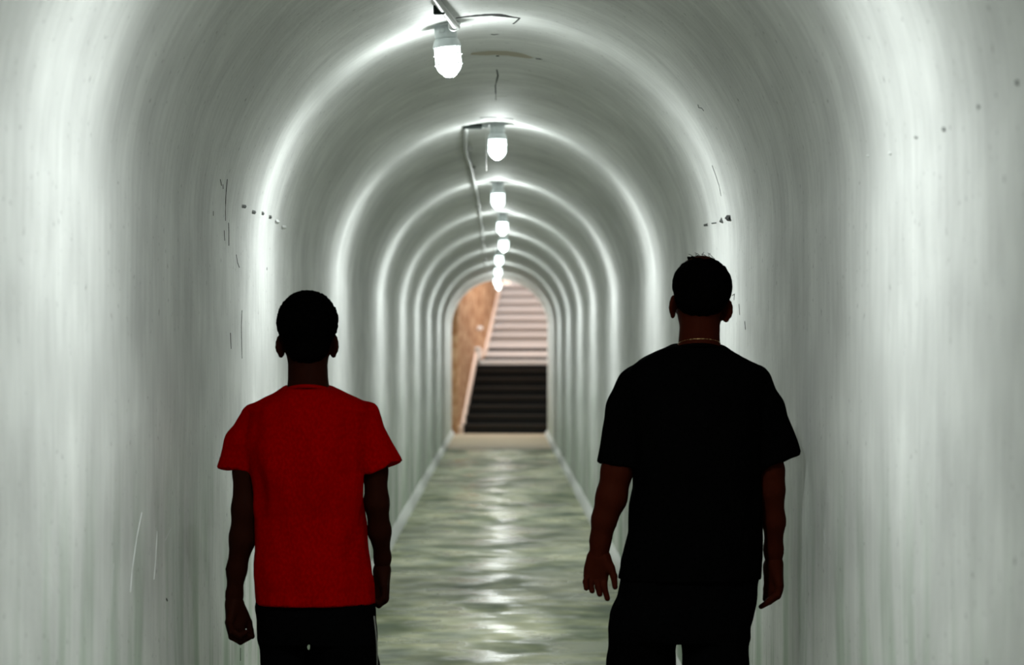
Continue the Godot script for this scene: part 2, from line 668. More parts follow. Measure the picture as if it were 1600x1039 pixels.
func build_tunnel() -> void:
	var side := []
	for i in 17:
		side.append(Vector2(WALL_X, lerpf(-0.02, SPRING - 0.1, i / 16.0)))
	side.append(Vector2(ARCH_R, SPRING))
	var right := shell(side, [Vector2(1.25, SPRING), Vector2(1.25, -0.02)], NEAR_Z, FAR_Z, 0.2, 0.006, 0.0)
	var wr := struct("wall_right", right, M.wall)
	var mirrored := []
	for p in side:
		mirrored.append(Vector2(-p.x, p.y))
	mirrored.reverse()
	var left := shell(mirrored, [Vector2(-1.25, -0.02), Vector2(-1.25, SPRING)], NEAR_Z, FAR_Z, 0.2, 0.006, 0.0)
	var wl := struct("wall_left", left, M.wall)
	var top := arch(ARCH_R, 0.0, PI, 80)
	var vault := shell(top, [Vector2(-1.25, SPRING), Vector2(-1.25, 3.25), Vector2(1.25, 3.25), Vector2(1.25, SPRING)], NEAR_Z, FAR_Z, 0.2, 0.006, SPRING)
	var cl := struct("ceiling", vault, M.wall)
	# floor, its curbs, and the plain slab where the tunnel meets the stairs
	var st := begin()
	var nz := 160
	var z1 := -46.1
	st.set_smooth_group(1)
	for k in nz:
		for i in 8:
			for q in [[0, 0], [0, 1], [1, 1], [0, 0], [1, 1], [1, 0]]:
				var x := lerpf(-1.2, 1.2, (i + q[0]) / 8.0)
				var z := lerpf(NEAR_Z, z1, float(k + q[1]) / nz)
				var y := warp.get_noise_2d(x * 90.0, z * 60.0) * 0.004
				st.set_uv(Vector2(x, z))
				st.add_vertex(Vector3(x, y, z))
	box(st, Vector3(-1.2, -0.25, z1), Vector3(1.2, -0.02, NEAR_Z))
	var fl := struct("floor", done(st), M.floor)
	st = begin()
	box(st, Vector3(-1.2, -0.25, -55.6), Vector3(1.2, 0.001, z1), 0.0)
	struct("floor", done(st), M.threshold)
	for s in [-1.0, 1.0]:
		st = begin()
		var pr := [Vector2(WALL_X + 0.02, 0.085), Vector2(WALL_X - 0.012, 0.075), Vector2(WALL_X - 0.05, 0.025), Vector2(WALL_X - 0.06, -0.01)]
		st.set_smooth_group(1)
		for k in 90:
			for i in 3:
				var a: float = lerpf(NEAR_Z, FAR_Z, k / 90.0)
				var b: float = lerpf(NEAR_Z, FAR_Z, (k + 1) / 90.0)
				var q := [Vector3(s * pr[i].x, pr[i].y, a), Vector3(s * pr[i].x, pr[i].y, b), Vector3(s * pr[i + 1].x, pr[i + 1].y, b), Vector3(s * pr[i + 1].x, pr[i + 1].y, a)]
				if s > 0:
					q.reverse()
				quad(st, q[0], q[1], q[2], q[3])
		struct("baseboard_left" if s < 0 else "baseboard_right", done(st), M.curb)
	st = begin()
	box(st, Vector3(-1.25, -0.25, NEAR_Z - 0.02), Vector3(1.25, 3.25, NEAR_Z + 0.3))
	struct("wall_back", done(st), M.vault)
	marks(wl, wr, cl)

# a thin mark that lies on the plaster: points seen at [x, y] of the photograph, found on the surface by their line of sight
func on_shell(px: float, py: float) -> Array:
	var d := Vector3((px - HORIZON.x) / FOCAL, -(py - HORIZON.y) / FOCAL, -1.0)
	var near := 0.5
	for step in 30000:
		near += 0.002
		var p := EYE + d * near
		var foot := Vector2(signf(p.x) * WALL_X, p.y) if p.y < SPRING else Vector2(0, SPRING) + Vector2(p.x, p.y - SPRING).normalized() * ARCH_R
		var r: float = (absf(p.x) - WALL_X if p.y < SPRING else Vector2(p.x, p.y - SPRING).length() - ARCH_R) - warp.get_noise_3d(foot.x * 60.0, foot.y * 60.0, p.z * 45.0) * 0.006
		if r > -0.0004:
			var n := Vector3(-signf(p.x), 0, 0) if p.y < SPRING else Vector3(-p.x, SPRING - p.y, 0).normalized()
			return [p, n]
	return [EYE + d * 30.0, Vector3.BACK]

func mark(parent: Node, called: String, material: Material, pts: Array, width: float, thick := 0.0016) -> void:
	# a low ridge or chip: a four-sided strip of the given width in metres, thicker in its middle
	var st := begin()
	st.set_smooth_group(-1)
	var rows := []
	for i in pts.size():
		var h := on_shell(pts[i][0], pts[i][1])
		var j := mini(i + 1, pts.size() - 1)
		var k := maxi(i - 1, 0)
		var a: Vector3 = on_shell(pts[j][0], pts[j][1])[0] - on_shell(pts[k][0], pts[k][1])[0]
		var across: Vector3 = a.cross(h[1]).normalized() * width * 0.5 * (pts[i][2] if pts[i].size() > 2 else 1.0)
		rows.append([h[0] - across - h[1] * 0.0004, h[0] + h[1] * thick, h[0] + across - h[1] * 0.0004])
	for i in rows.size() - 1:
		for c in 2:
			quad(st, rows[i][c], rows[i + 1][c], rows[i + 1][c + 1], rows[i][c + 1])
			quad(st, rows[i][c + 1], rows[i + 1][c + 1], rows[i + 1][c], rows[i][c])
	put(called, done(st), material, parent)

func marks(wl: Node, wr: Node, cl: Node) -> void:
	# along the crown
	mark(cl, "crack", M.crack, [[712, 28, 0.5], [735, 25, 1.2], [752, 23.5, 1.7], [776, 23, 1.9], [795, 26, 1.1], [812, 28, 0.6]], 0.05)
	mark(cl, "crack", M.chip, [[812, 28], [806, 34], [802, 37]], 0.01)
	mark(cl, "crack", M.chip, [[766, 53], [772, 54, 2.4], [779, 53]], 0.012)
	mark(cl, "patch", M.patch, [[735, 84, 0.4], [760, 83, 1.2], [785, 83, 1.3], [808, 86, 1.1], [826, 90, 0.5]], 0.16, 0.003)
	mark(cl, "chip", M.chip, [[775, 87], [780, 87]], 0.014, 0.003)
	mark(cl, "chip", M.chip, [[838, 91], [846, 92]], 0.012, 0.003)
	mark(cl, "crack", M.chip, [[776, 108], [778, 118, 1.6], [774, 134], [775, 156]], 0.006)
	mark(cl, "crack", M.fleck, [[780, 125], [796, 126]], 0.008)
	mark(cl, "crack", M.fleck, [[775, 150], [792, 150]], 0.008)
	mark(cl, "crack", M.chip, [[750, 184], [762, 183], [776, 184]], 0.06)
	mark(cl, "crack", M.crack, [[783, 184.5], [792, 185], [800, 186]], 0.06)
	mark(cl, "crack", M.chip, [[1091, 163], [1092, 168], [1097, 169], [1100, 173]], 0.004)
	mark(cl, "crack", M.chip, [[1113, 258], [1118, 272, 1.5], [1124, 290], [1127, 306]], 0.003)
	# the left side
	mark(cl, "scratch", M.crack, [[344, 280], [346, 290]], 0.0022)
	mark(cl, "scratch", M.crack, [[348, 288], [348.5, 295]], 0.003)
	mark(cl, "scratch", M.crack, [[355, 280], [353, 300, 1.3], [352, 325], [352, 345]], 0.0022)
	mark(cl, "scratch", M.crack, [[357, 348], [357.5, 362, 1.6], [357.5, 384]], 0.0025)
	mark(cl, "scratch", M.chip, [[350, 360], [351, 376]], 0.003)
	mark(cl, "scratch", M.chip, [[333, 330], [333, 337]], 0.004)
	mark(wl, "scratch", M.chip, [[369, 398], [371, 410, 1.7], [374, 418]], 0.003)
	mark(wl, "scratch", M.chip, [[378, 485], [377, 510], [378, 560]], 0.002)
	mark(wl, "scratch", M.chip, [[360, 520], [361, 545]], 0.002)
	mark(wl, "scratch", M.chip, [[376, 1012], [376, 1032]], 0.002)
	mark(wl, "scratch", M.chip, [[417, 418], [417, 422]], 0.008)
	mark(wl, "scratch", M.chip, [[260, 934], [262, 938]], 0.008)
	for p in [[378, 322, 384, 323], [394, 331, 399, 332], [409, 333, 412, 334], [420, 339, 424, 339.5]]:
		mark(cl, "chip", M.chip, [[p[0], p[1]], [p[2], p[3]]], 0.014, 0.003)
	mark(cl, "chip", M.fleck, [[430, 346], [435, 347]], 0.02, 0.006)
	mark(cl, "chip", M.fleck, [[440, 355], [446, 355.5]], 0.018, 0.006)
	# the right side
	mark(cl, "chip", M.crack, [[1136, 340.5], [1142, 341]], 0.024, 0.009)
	mark(cl, "chip", M.chip, [[1126, 346, 0.7], [1128, 343, 1.4], [1130, 348, 0.5]], 0.016, 0.006)
	mark(cl, "scratch", M.chip, [[1100, 352], [1106, 351]], 0.012)
	mark(cl, "scratch", M.chip, [[1112, 349], [1120, 348]], 0.006)
	mark(wr, "scratch", M.chip, [[1144, 462], [1148, 459], [1147, 469]], 0.002)
	mark(wr, "scratch", M.chip, [[1155, 475], [1156, 492]], 0.002)
	mark(wr, "scratch", M.chip, [[1164, 502], [1165, 515]], 0.002)
	for p in [[1590, 128, 0.014], [1530, 166, 0.009], [1475, 201, 0.012], [1432, 214, 0.008]]:
		mark(cl, "chip", M.scuff, [[p[0] - 2, p[1]], [p[0] + 3, p[1] + 1]], p[2] * 0.8, 0.002)
	for p in [[1391, 239, 0.012], [1357, 243, 0.008]]:
		mark(cl, "chip", M.fleck, [[p[0] - 2, p[1]], [p[0] + 2, p[1] + 1]], p[2] * 0.8, 0.002)
	# dried runs of paint low on both walls
	for p in [[[222, 800], [214, 840], [207, 890], [204, 925]], [[246, 830], [243, 880], [241, 905]], [[268, 825], [258, 845]], [[178, 880], [174, 930]]]:
		mark(wl, "paint_run", M.fleck, p, 0.003, 0.0012)
	for p in [[[1294, 745], [1293, 785]], [[1288, 830], [1291, 850]], [[1426, 930], [1428, 945]]]:
		mark(wr, "paint_run", M.fleck, p, 0.005, 0.002)

# ---------------------------------------------------------------- lamps and conduits
var lamp_source: Node3D

func make_lamp() -> Node3D:
	# a jar lamp under a cast box, hanging from its own origin at the vault
	var t := Node3D.new()
	var st := begin()
	lathe(st, [[0.0, 0.004], [0.036, 0.004], [0.041, 0.0], [0.042, -0.05], [0.040, -0.056], [0.0, -0.056]], 28)
	lathe(st, [[0.0, 0.006], [0.058, 0.006], [0.060, 0.002], [0.058, -0.002], [0.0, -0.002]], 28)
	put("mount_box", done(st), M.fitting, t)
	st = begin()
	lathe(st, [[0.0, 0.010], [0.0105, 0.010], [0.013, 0.008], [0.013, 0.0], [0.0, 0.0]], 16, Transform3D(Basis(Vector3.RIGHT, PI / 2), Vector3(-0.012, -0.022, 0.036)))
	put("knockout", done(st), M.fitting, t)
	st = begin()
	lathe(st, [[0.0, -0.054], [0.040, -0.056], [0.046, -0.062], [0.050, -0.075], [0.053, -0.088], [0.053, -0.093], [0.0, -0.093]], 28)
	put("collar", done(st), M.fitting, t)
	st = begin()
	var pr := [[0.0, -0.0925], [0.046, -0.0925], [0.049, -0.097]]
	for i in 13:
		var a := PI / 2 * i / 12.0
		pr.append([0.0495 * cos(a), -0.160 - 0.056 * sin(a)])
	lathe(st, pr, 28)
	var globe := put("globe", done(st), M.globe, t)
	globe.set_meta("label", "glowing frosted glass jar")
	st = begin()
	for k in 4:
		var a := PI / 4 + PI / 2 * k
		var path := [Vector3(cos(a) * 0.0525, -0.09, sin(a) * 0.0525)]
		for i in 9:
			var b := PI / 2 * i / 8.0
			path.append(Vector3(cos(a) * 0.0535 * cos(b), -0.160 - 0.060 * sin(b), sin(a) * 0.0535 * cos(b)))
		tube(st, path, 0.0022, 6)
	for y in [-0.125, -0.165]:
		var ring := []
		for k in 24:
			ring.append(Vector3(cos(TAU * k / 24) * 0.0535, y, sin(TAU * k / 24) * 0.0535))
		tube(st, ring, 0.0020, 6, true)
	put("guard", done(st), M.guard, t)
	return t

func place_lamp(x: float, z: float, tilt: float, label: String) -> Node3D:
	if lamp_source == null:
		lamp_source = make_lamp()
	var t: Node3D = lamp_source.duplicate()
	t.name = numbered("tunnel_lamp")
	add_child(t, true)
	tag(t, label, "lamp", "caged jar lamps along the vault")
	t.position = Vector3(x, SPRING + sqrt(ARCH_R * ARCH_R - x * x) - 0.006, z)
	t.rotation.z = tilt
	t.scale = Vector3(1.04, 0.93, 1.04)
	var l := OmniLight3D.new()
	l.name = "lamp_light"
	l.light_color = Color(0.975, 1.0, 0.992)
	l.light_energy = LAMP_ENERGY * LAMP_UPWARD
	l.light_size = 0.035
	l.omni_range = 30.0
	l.omni_attenuation = 2.0
	l.shadow_enabled = true
	l.position = Vector3(0, -0.165, 0)
	t.add_child(l, true)
	# the socket shades the upper half: most of the light leaves sideways and down
	var d := SpotLight3D.new()
	d.name = "lamp_downlight"
	d.light_color = l.light_color
	d.light_energy = LAMP_ENERGY * (1.0 - LAMP_UPWARD)
	d.light_size = 0.035
	d.spot_angle = 86.0
	d.spot_angle_attenuation = 1.0
	d.spot_range = 30.0
	d.spot_attenuation = 2.0
	d.shadow_enabled = true
	d.position = l.position
	d.rotation = Vector3(-PI / 2, 0, 0)
	t.add_child(d, true)
	return t

const LAMP_ENERGY := 2.4                  # at one metre, sideways and down
const LAMP_UPWARD := 0.05                  # share that also passes upwards, past the collar

func build_lamps() -> void:
	place_lamp(-0.19, -11.25, 0.10, "nearest lamp in view, white caged jar tilted and fed by a pale pipe")
	place_lamp(0.008, -16.47, 0.0, "second lamp away, white jar beside a dark green junction box")
	place_lamp(0.005, -22.25, 0.0, "third lamp away, glowing jar just beyond the lamp with the dark box")
	place_lamp(0.042, -27.3, 0.0, "fourth lamp away, blurred glowing jar between the third and fifth down the vault")
	place_lamp(0.058, -31.9, 0.0, "fifth lamp away, blurred jar hanging furthest right of the row")
	place_lamp(0.005, -37.3, 0.0, "sixth lamp away, the top one of the four glowing dots bunched together")
	place_lamp(-0.015, -43.2, 0.0, "seventh lamp away, second of the bunched glowing dots before the stairs")
	place_lamp(-0.045, -49.2, 0.0, "eighth lamp away, third of the bunched glowing dots, furthest left of them")
	place_lamp(-0.02, -52.7, 0.0, "last lamp of the row, lowest glowing dot at the mouth of the stairs")
	place_lamp(0.0, -6.05, 0.0, "caged lamp on the vault above the frame, just behind the two walkers")
	place_lamp(0.0, -0.75, 0.0, "unseen caged lamp put in on the vault straight above the viewer")  # unseen lamp, put in for the light around the viewer
	place_lamp(0.0, 4.4, 0.0, "unseen caged lamp put in on the vault a few steps behind the viewer")  # also unseen, put in for light from behind
	# the pale pipe that feeds the nearest lamp
	var c := thing("conduit", "pale painted conduit running towards the viewer from the nearest lamp", "pipe", Vector3(-0.155, 2.857, -11.2))
	var st := begin()
	var path := smooth_path([Vector3(0.012, -0.004, 0.0), Vector3(0.003, -0.006, 0.16), Vector3(-0.05, -0.008, 0.95), Vector3(-0.10, -0.012, 1.9), Vector3(-0.10, -0.012, 4.5)])
	tube(st, path, 0.014, 12)
	put("pipe", done(st), M.pipe, c)
	st = begin()
	lathe(st, [[0.0, 0.02], [0.018, 0.02], [0.02, 0.016], [0.02, -0.016], [0.018, -0.02], [0.0, -0.02]], 14, Transform3D(Basis(Vector3.RIGHT, PI / 2), Vector3(0.0, -0.006, 0.06)))
	put("coupling", done(st), M.pipe, c)
	st = begin()
	box(st, Vector3(-0.064, -0.026, 0.60), Vector3(-0.022, 0.012, 0.625), 0.004)
	put("strap", done(st), M.dark_box, c)
	# the pipe on the left of the crown, from the second lamp onwards
	var d := thing("conduit", "long thin conduit running along the vault left of the far lamps", "pipe", Vector3(-0.17, 2.856, -16.47))
	st = begin()
	var far := [Vector3(0.0, 0.022, 0.0), Vector3(-0.002, 0.012, -0.08), Vector3(-0.014, -0.006, -0.9), Vector3(-0.022, -0.010, -1.8), Vector3(-0.010, 0.0, -3.4), Vector3(-0.006, -0.004, -5.0), Vector3(0.002, 0.006, -7.2), Vector3(-0.004, 0.012, -12.6), Vector3(-0.02, 0.012, -19.8), Vector3(-0.03, 0.01, -32.4)]
	tube(st, smooth_path(far, 5), 0.013, 10)
	put("pipe", done(st), M.pipe, d)
	st = begin()
	box(st, Vector3(-0.018, 0.004, -0.03), Vector3(0.092, 0.034, 0.03), 0.006)
	put("junction_box", done(st), M.dark_box, d)
	st = begin()
	tube(st, [Vector3(0.088, 0.02, 0.0), Vector3(0.128, 0.022, 0.0)], 0.011, 10)
	put("nipple", done(st), M.fitting, d)
	for z in [-1.75, -3.6, -9.0, -16.2]:
		st = begin()
		box(st, Vector3(-0.03, -0.004, z - 0.02), Vector3(0.022, 0.03, z + 0.02), 0.004)
		put("strap", done(st), M.pipe, d)
	# a bare wire that hangs beside the second lamp
	var w := begin()
	tube(w, [Vector3(-0.055, 2.888, -16.4), Vector3(-0.056, 2.80, -16.4), Vector3(-0.055, 2.70, -16.4), Vector3(-0.055, 2.615, -16.4)], 0.0018, 6)
	tag(put("wire", done(w), M.pipe), "thin pale wire hanging straight down just left of the second lamp", "wire")

# ---------------------------------------------------------------- the stairs at the end
func build_stairs() -> void:
	var turn := Basis(Vector3.UP, -deg_to_rad(7.6))
	var xf := Transform3D(turn, Vector3(0.0, 0.0, -54.4))
	var left := -0.74
	var right := 1.25
	var rise := 0.1725
	var go := 0.2875
	var stair := thing("staircase", "staircase beyond the tunnel mouth, dark lower flight, landing, pale upper flight", "stairs", xf.origin)
	stair.basis = turn
	var lower := 8
	for i in lower:
		var st := begin()
		var z := -go * i
		box(st, Vector3(left, 0.0 if i == 0 else rise * (i - 0.2), z - go - 0.02), Vector3(right, rise * (i + 1) - 0.06, z), 0.004)
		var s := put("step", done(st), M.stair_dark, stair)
		st = begin()
		if i < lower - 1:
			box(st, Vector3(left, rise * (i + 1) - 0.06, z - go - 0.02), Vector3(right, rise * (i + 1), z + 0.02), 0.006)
			put("tread", done(st), M.stair_edge_and_shade, s)
	var top := rise * lower
	var back := -go * (lower - 1)
	var st := begin()
	box(st, Vector3(left, top - 0.095, back - 1.25), Vector3(right, top, back + 0.03), 0.01)
	put("landing", done(st), M.stair_lip, stair)
	for i in 16:
		st = begin()
		var z := back - 1.2 - go * i
		var y := top + rise * i
		box(st, Vector3(left, y - 0.05, z - go - 0.02), Vector3(right, y + rise - 0.05, z), 0.004)
		var s := put("step", done(st), M.stair_edge_and_shade if i < 2 else M.stair_riser, stair)  # first two risers coloured dark for the shade between their treads
		st = begin()
		box(st, Vector3(left, y + rise - (0.11 if i < 2 else 0.05), z - go - 0.02), Vector3(right, y + rise, z + 0.06), 0.008)
		put("tread", done(st), M.stair_pale, s)
	# a raised band that follows the slope along the wall
	st = begin()
	var line := [Vector2(0.25, 0.0), Vector2(0.0, 0.02), Vector2(back + 0.1, top + 0.05), Vector2(back - 1.15, top + 0.08), Vector2(back - 1.2 - go * 16, top + rise * 16 + 0.1)]
	for i in line.size() - 1:
		var a: Vector2 = line[i]
		var b: Vector2 = line[i + 1]
		var x0 := left + 0.001
		var x1 := left + 0.06
		var h := 0.14
		st.set_smooth_group(-1)
		var A := [Vector3(x0, a.y, a.x), Vector3(x1, a.y, a.x), Vector3(x1, a.y + h, a.x), Vector3(x0, a.y + h, a.x)]
		var B := [Vector3(x0, b.y, b.x), Vector3(x1, b.y, b.x), Vector3(x1, b.y + h, b.x), Vector3(x0, b.y + h, b.x)]
		quad(st, A[3], B[3], B[2], A[2])
		quad(st, A[2], B[2], B[1], A[1])
		if i == 0:
			quad(st, A[0], A[3], A[2], A[1])
	put("skirting", done(st), M.stringer, stair)
	# its short level block at the landing
	st = begin()
	box(st, Vector3(left - 0.02, top, back + 0.02), Vector3(left + 0.10, top + 0.26, back + 0.16), 0.01)
	put("newel_block", done(st), M.stair_lip, stair)
	# walls, roof, wall lamp and added lamp of the stairwell, in the stairs' own axes
	var room := func(called: String, lo: Vector3, hi: Vector3, mat: Material) -> void:
		var s := begin()
		box(s, lo, hi)
		var o := struct(called, done(s), mat)
		o.transform = xf
	room.call("wall_left", Vector3(left - 0.3, -0.25, -9.0), Vector3(left, 6.5, 0.35), M.stair_wall)
	room.call("wall_right", Vector3(right, -0.25, -9.0), Vector3(right + 0.3, 6.5, 0.1), M.stair_plain)
	room.call("wall_back", Vector3(left - 0.3, -0.25, -9.3), Vector3(right + 0.3, 6.5, -9.0), M.stair_plain)
	room.call("ceiling", Vector3(left - 0.3, 6.5, -9.3), Vector3(right + 0.3, 6.8, 0.3), M.stair_plain)
	st = begin()
	box(st, Vector3(-1.5, 3.25, -54.3), Vector3(1.9, 6.9, -54.0))
	struct("wall_front", done(st), M.stair_plain)
	st = begin()
	box(st, Vector3(-0.02, -0.08, -0.02), Vector3(0.09, 0.0, 0.14), 0.012)
	var br := put("handrail_bracket", done(st), M.stair_lip)
	br.transform = Transform3D(turn, xf * Vector3(left, 2.05, back - 0.35))
	tag(br, "small pale bracket on the tan stairwell wall above the landing", "bracket")
	# bulkhead lamp on the left wall high over the upper flight
	var lamp := thing("bulkhead_lamp", "pale square lamp on the stairwell wall over the upper flight", "lamp", xf * Vector3(left, 3.05, back - 3.7))
	lamp.basis = turn
	st = begin()
	box(st, Vector3(0.0, -0.12, -0.12), Vector3(0.05, 0.14, 0.12), 0.01)
	put("backplate", done(st), M.stair_lip, lamp)
	st = begin()
	box(st, Vector3(0.045, -0.10, -0.10), Vector3(0.20, 0.12, 0.10), 0.03)
	put("diffuser", done(st), M.warm_glow, lamp)
	for spec in [[Vector3(0.12, 0.01, 0.0), STAIR_ENERGY]]:
		var l := OmniLight3D.new()
		l.name = "lamp_light"
		l.light_color = Color(0.98, 0.98, 1.0)
		l.light_energy = spec[1]
		l.light_size = 0.07
		l.omni_range = 20.0
		l.omni_attenuation = 2.0
		l.shadow_enabled = true
		l.position = spec[0]
		lamp.add_child(l, true)
	# an added lamp, unseen above the tunnel's mouth, to brighten the stairs
	var hung := thing("added_stair_lamp", "added round warm lamp, unseen above the tunnel mouth, brightening the stair landing", "lamp", xf * Vector3(0.3, 6.5, back + 0.5))
	st = begin()
	tube(st, [Vector3(0, 0.01, 0), Vector3(0, -1.2, 0)], 0.008, 8)
	put("cord", done(st), M.fitting, hung)
	st = begin()
	var pr := [[0.0, -1.18]]
	for i in 15:
		var a := PI * i / 14.0
		pr.append([0.09 * sin(a) + 0.001, -1.27 + 0.09 * cos(a)])
	lathe(st, pr, 20)
	put("globe", done(st), M.warm_glow, hung)
	var pl := OmniLight3D.new()
	pl.name = "lamp_light"
	pl.light_color = Color(0.98, 0.98, 1.0)
	pl.light_energy = STAIR_TOP_ENERGY
	pl.light_size = 0.08
	pl.omni_range = 20.0
	pl.omni_attenuation = 2.0
	pl.shadow_enabled = true
	pl.position = Vector3(0, -1.27, 0)
	hung.add_child(pl, true)

const STAIR_ENERGY := 0.03
const STAIR_TOP_ENERGY := 7.5

# ---------------------------------------------------------------- people
var root_at := Vector3.ZERO

func Q(px: float, py: float, back := 0.0) -> Vector3:
	# a joint measured in the photograph; back is how much nearer to the viewer than the walking line it is
	return sight(px, py, PEOPLE_AT - back) - root_at

func rows_of(list: Array) -> Array:
	# [py, left px, right px, back, half depth] from top to bottom -> rows for Field.trunk, lowest first
	var out := []
	for r in list:
		var a := Q(r[1], r[0], 0.0)
		var b := Q(r[2], r[0], 0.0)
		out.append([a.y, a.x, b.x, r[3], r[4]])
	out.reverse()
	return out

func chain(f: Field, joints: Array, k := 0.02) -> void:
	for i in joints.size() - 1:
		f.bone(joints[i][0], joints[i + 1][0], joints[i][1], joints[i + 1][1], k)

func head_field(c: Vector3, turn: Basis, s: float, ear_out: float) -> Field:
	# c: middle of the skull; the face looks along -z
	var f := Field.new(c + Vector3(-0.12, -0.20, -0.16), c + Vector3(0.12, 0.13, 0.14), 0.004)
	var at := func(x: float, y: float, z: float) -> Vector3: return c + turn * (Vector3(x, y, z) * s)
	f.egg(at.call(0, 0.0, 0.0), Vector3(0.076, 0.088, 0.097) * s, 0.01, turn)                 # skull
	f.egg(at.call(0, -0.068, -0.028), Vector3(0.060, 0.070, 0.066) * s, 0.03, turn)           # face and jaw
	f.egg(at.call(0, -0.118, -0.070), Vector3(0.026, 0.022, 0.024) * s, 0.02, turn)           # chin
	for e in [-1.0, 1.0]:
		f.egg(at.call(e * 0.030, -0.022, -0.088), Vector3(0.020, 0.010, 0.012) * s, 0.012, turn)   # brow
		f.egg(at.call(e * 0.033, -0.040, -0.094), Vector3(0.017, 0.012, 0.014) * s, 0.012, turn, true)
		f.egg(at.call(e * 0.032, -0.040, -0.078), Vector3(0.013, 0.012, 0.012) * s, 0.004, turn)   # eye
		f.egg(at.call(e * 0.040, -0.068, -0.072), Vector3(0.020, 0.018, 0.016) * s, 0.02, turn)    # cheek
		# ear: a tilted shell with a rim and a lobe
		var b := turn * Basis(Vector3.UP, e * 0.55) * Basis(Vector3.RIGHT, -0.15)
		var o: Vector3 = at.call(e * (0.079 + ear_out), -0.064, 0.010)
		f.egg(o, Vector3(0.0065, 0.030, 0.019), 0.008, b)
		f.egg(o + b * Vector3(e * 0.006, 0.004, -0.002), Vector3(0.005, 0.018, 0.011), 0.004, b, true)
		var rim := []
		for i in 9:
			var a := lerpf(-0.9, 3.6, i / 8.0)
			rim.append([o + b * Vector3(e * 0.003, sin(a) * 0.026 + 0.002, cos(a) * 0.016), 0.0042])
		chain(f, rim, 0.004)
		f.egg(o + b * Vector3(0, -0.026, -0.004), Vector3(0.006, 0.009, 0.008), 0.006, b)
	chain(f, [[at.call(0, -0.030, -0.092), 0.008], [at.call(0, -0.060, -0.108), 0.011], [at.call(0, -0.070, -0.108), 0.012]], 0.012)   # nose
	for e in [-1.0, 1.0]:
		f.egg(at.call(e * 0.012, -0.070, -0.100), Vector3(0.009, 0.008, 0.011) * s, 0.006, turn)
	f.bone(at.call(-0.018, -0.094, -0.086), at.call(0.018, -0.094, -0.086), 0.007, 0.007, 0.006)         # lips
	f.bone(at.call(-0.014, -0.104, -0.086), at.call(0.014, -0.104, -0.086), 0.008, 0.008, 0.004)
	return f

func finger(f: Field, a: Array, r0: float, r1: float) -> void:
	for i in a.size() - 1:
		f.bone(a[i], a[i + 1], lerpf(r0, r1, float(i) / (a.size() - 1)), lerpf(r0, r1, float(i + 1) / (a.size() - 1)), 0.003)

func box_of(points: Array, pad: float) -> Array:
	var lo: Vector3 = points[0]
	var hi: Vector3 = points[0]
	for p in points:
		lo = lo.min(p)
		hi = hi.max(p)
	return [lo - Vector3.ONE * pad, hi + Vector3.ONE * pad]

func shoe(at: Vector3, yaw: float, parent: Node) -> void:
	var f := Field.new(Vector3(-0.075, -0.01, -0.24), Vector3(0.075, 0.15, 0.12), 0.006)
	f.bone(Vector3(0, 0.05, 0.03), Vector3(0, 0.045, -0.10), 0.045, 0.045, 0.02)
	f.egg(Vector3(0, 0.035, -0.15), Vector3(0.048, 0.036, 0.07), 0.03)
	f.bone(Vector3(0, 0.06, 0.03), Vector3(0, 0.115, 0.025), 0.044, 0.042, 0.02)
	f.clip(Vector3(0, 0.02, 0), Vector3.DOWN)
	f.clip(Vector3(0, 0.125, 0), Vector3.UP)
	var o := put("shoe", solid([f]), M.shoe, parent)
	o.position = at
	o.rotation.y = yaw
	var g := Field.new(Vector3(-0.075, -0.02, -0.25), Vector3(0.075, 0.05, 0.12), 0.006)
	g.egg(Vector3(0, 0.012, -0.13), Vector3(0.051, 0.04, 0.09), 0.02)
	g.egg(Vector3(0, 0.012, 0.02), Vector3(0.046, 0.04, 0.065), 0.05)
	g.bone(Vector3(0, 0.012, 0.02), Vector3(0, 0.012, -0.12), 0.038, 0.042, 0.03)
	g.clip(Vector3(0, 0.0, 0), Vector3.DOWN)
	g.clip(Vector3(0, 0.026, 0), Vector3.UP)
	put("sole", solid([g]), M.sole, o)

func ring_round(c: Vector3, rx: float, rz: float, drop: float, r: float) -> ArrayMesh:
	# a band round the neck, lower at the throat
	var st := begin()
	var path := []
	for k in 40:
		var a := TAU * k / 40
		path.append(c + Vector3(cos(a) * rx, -drop * (0.5 - 0.5 * sin(a)), sin(a) * rz))
	tube(st, path, r, 8, true)
	return done(st)

func legs(f: Field, hip_l: Array, hip_r: Array, grow: float, feet: Array) -> void:
	# hip -> knee -> ankle; grow widens the leg for cloth
	for s in [[hip_l, feet[0]], [hip_r, feet[1]]]:
		var h: Array = s[0]
		var foot: Vector3 = s[1]
		var hip: Vector3 = h[0]
		var knee := foot + Vector3(0, 0.50, -0.028)
		var ankle := foot + Vector3(0, 0.10, 0.01)
		var th: Vector3 = hip.lerp(knee, 0.35)
		chain(f, [[hip, h[1] + grow], [th, h[2] + grow], [knee, 0.046 + grow], [knee.lerp(ankle, 0.35), 0.046 + grow], [ankle, 0.036 + grow]], 0.03)

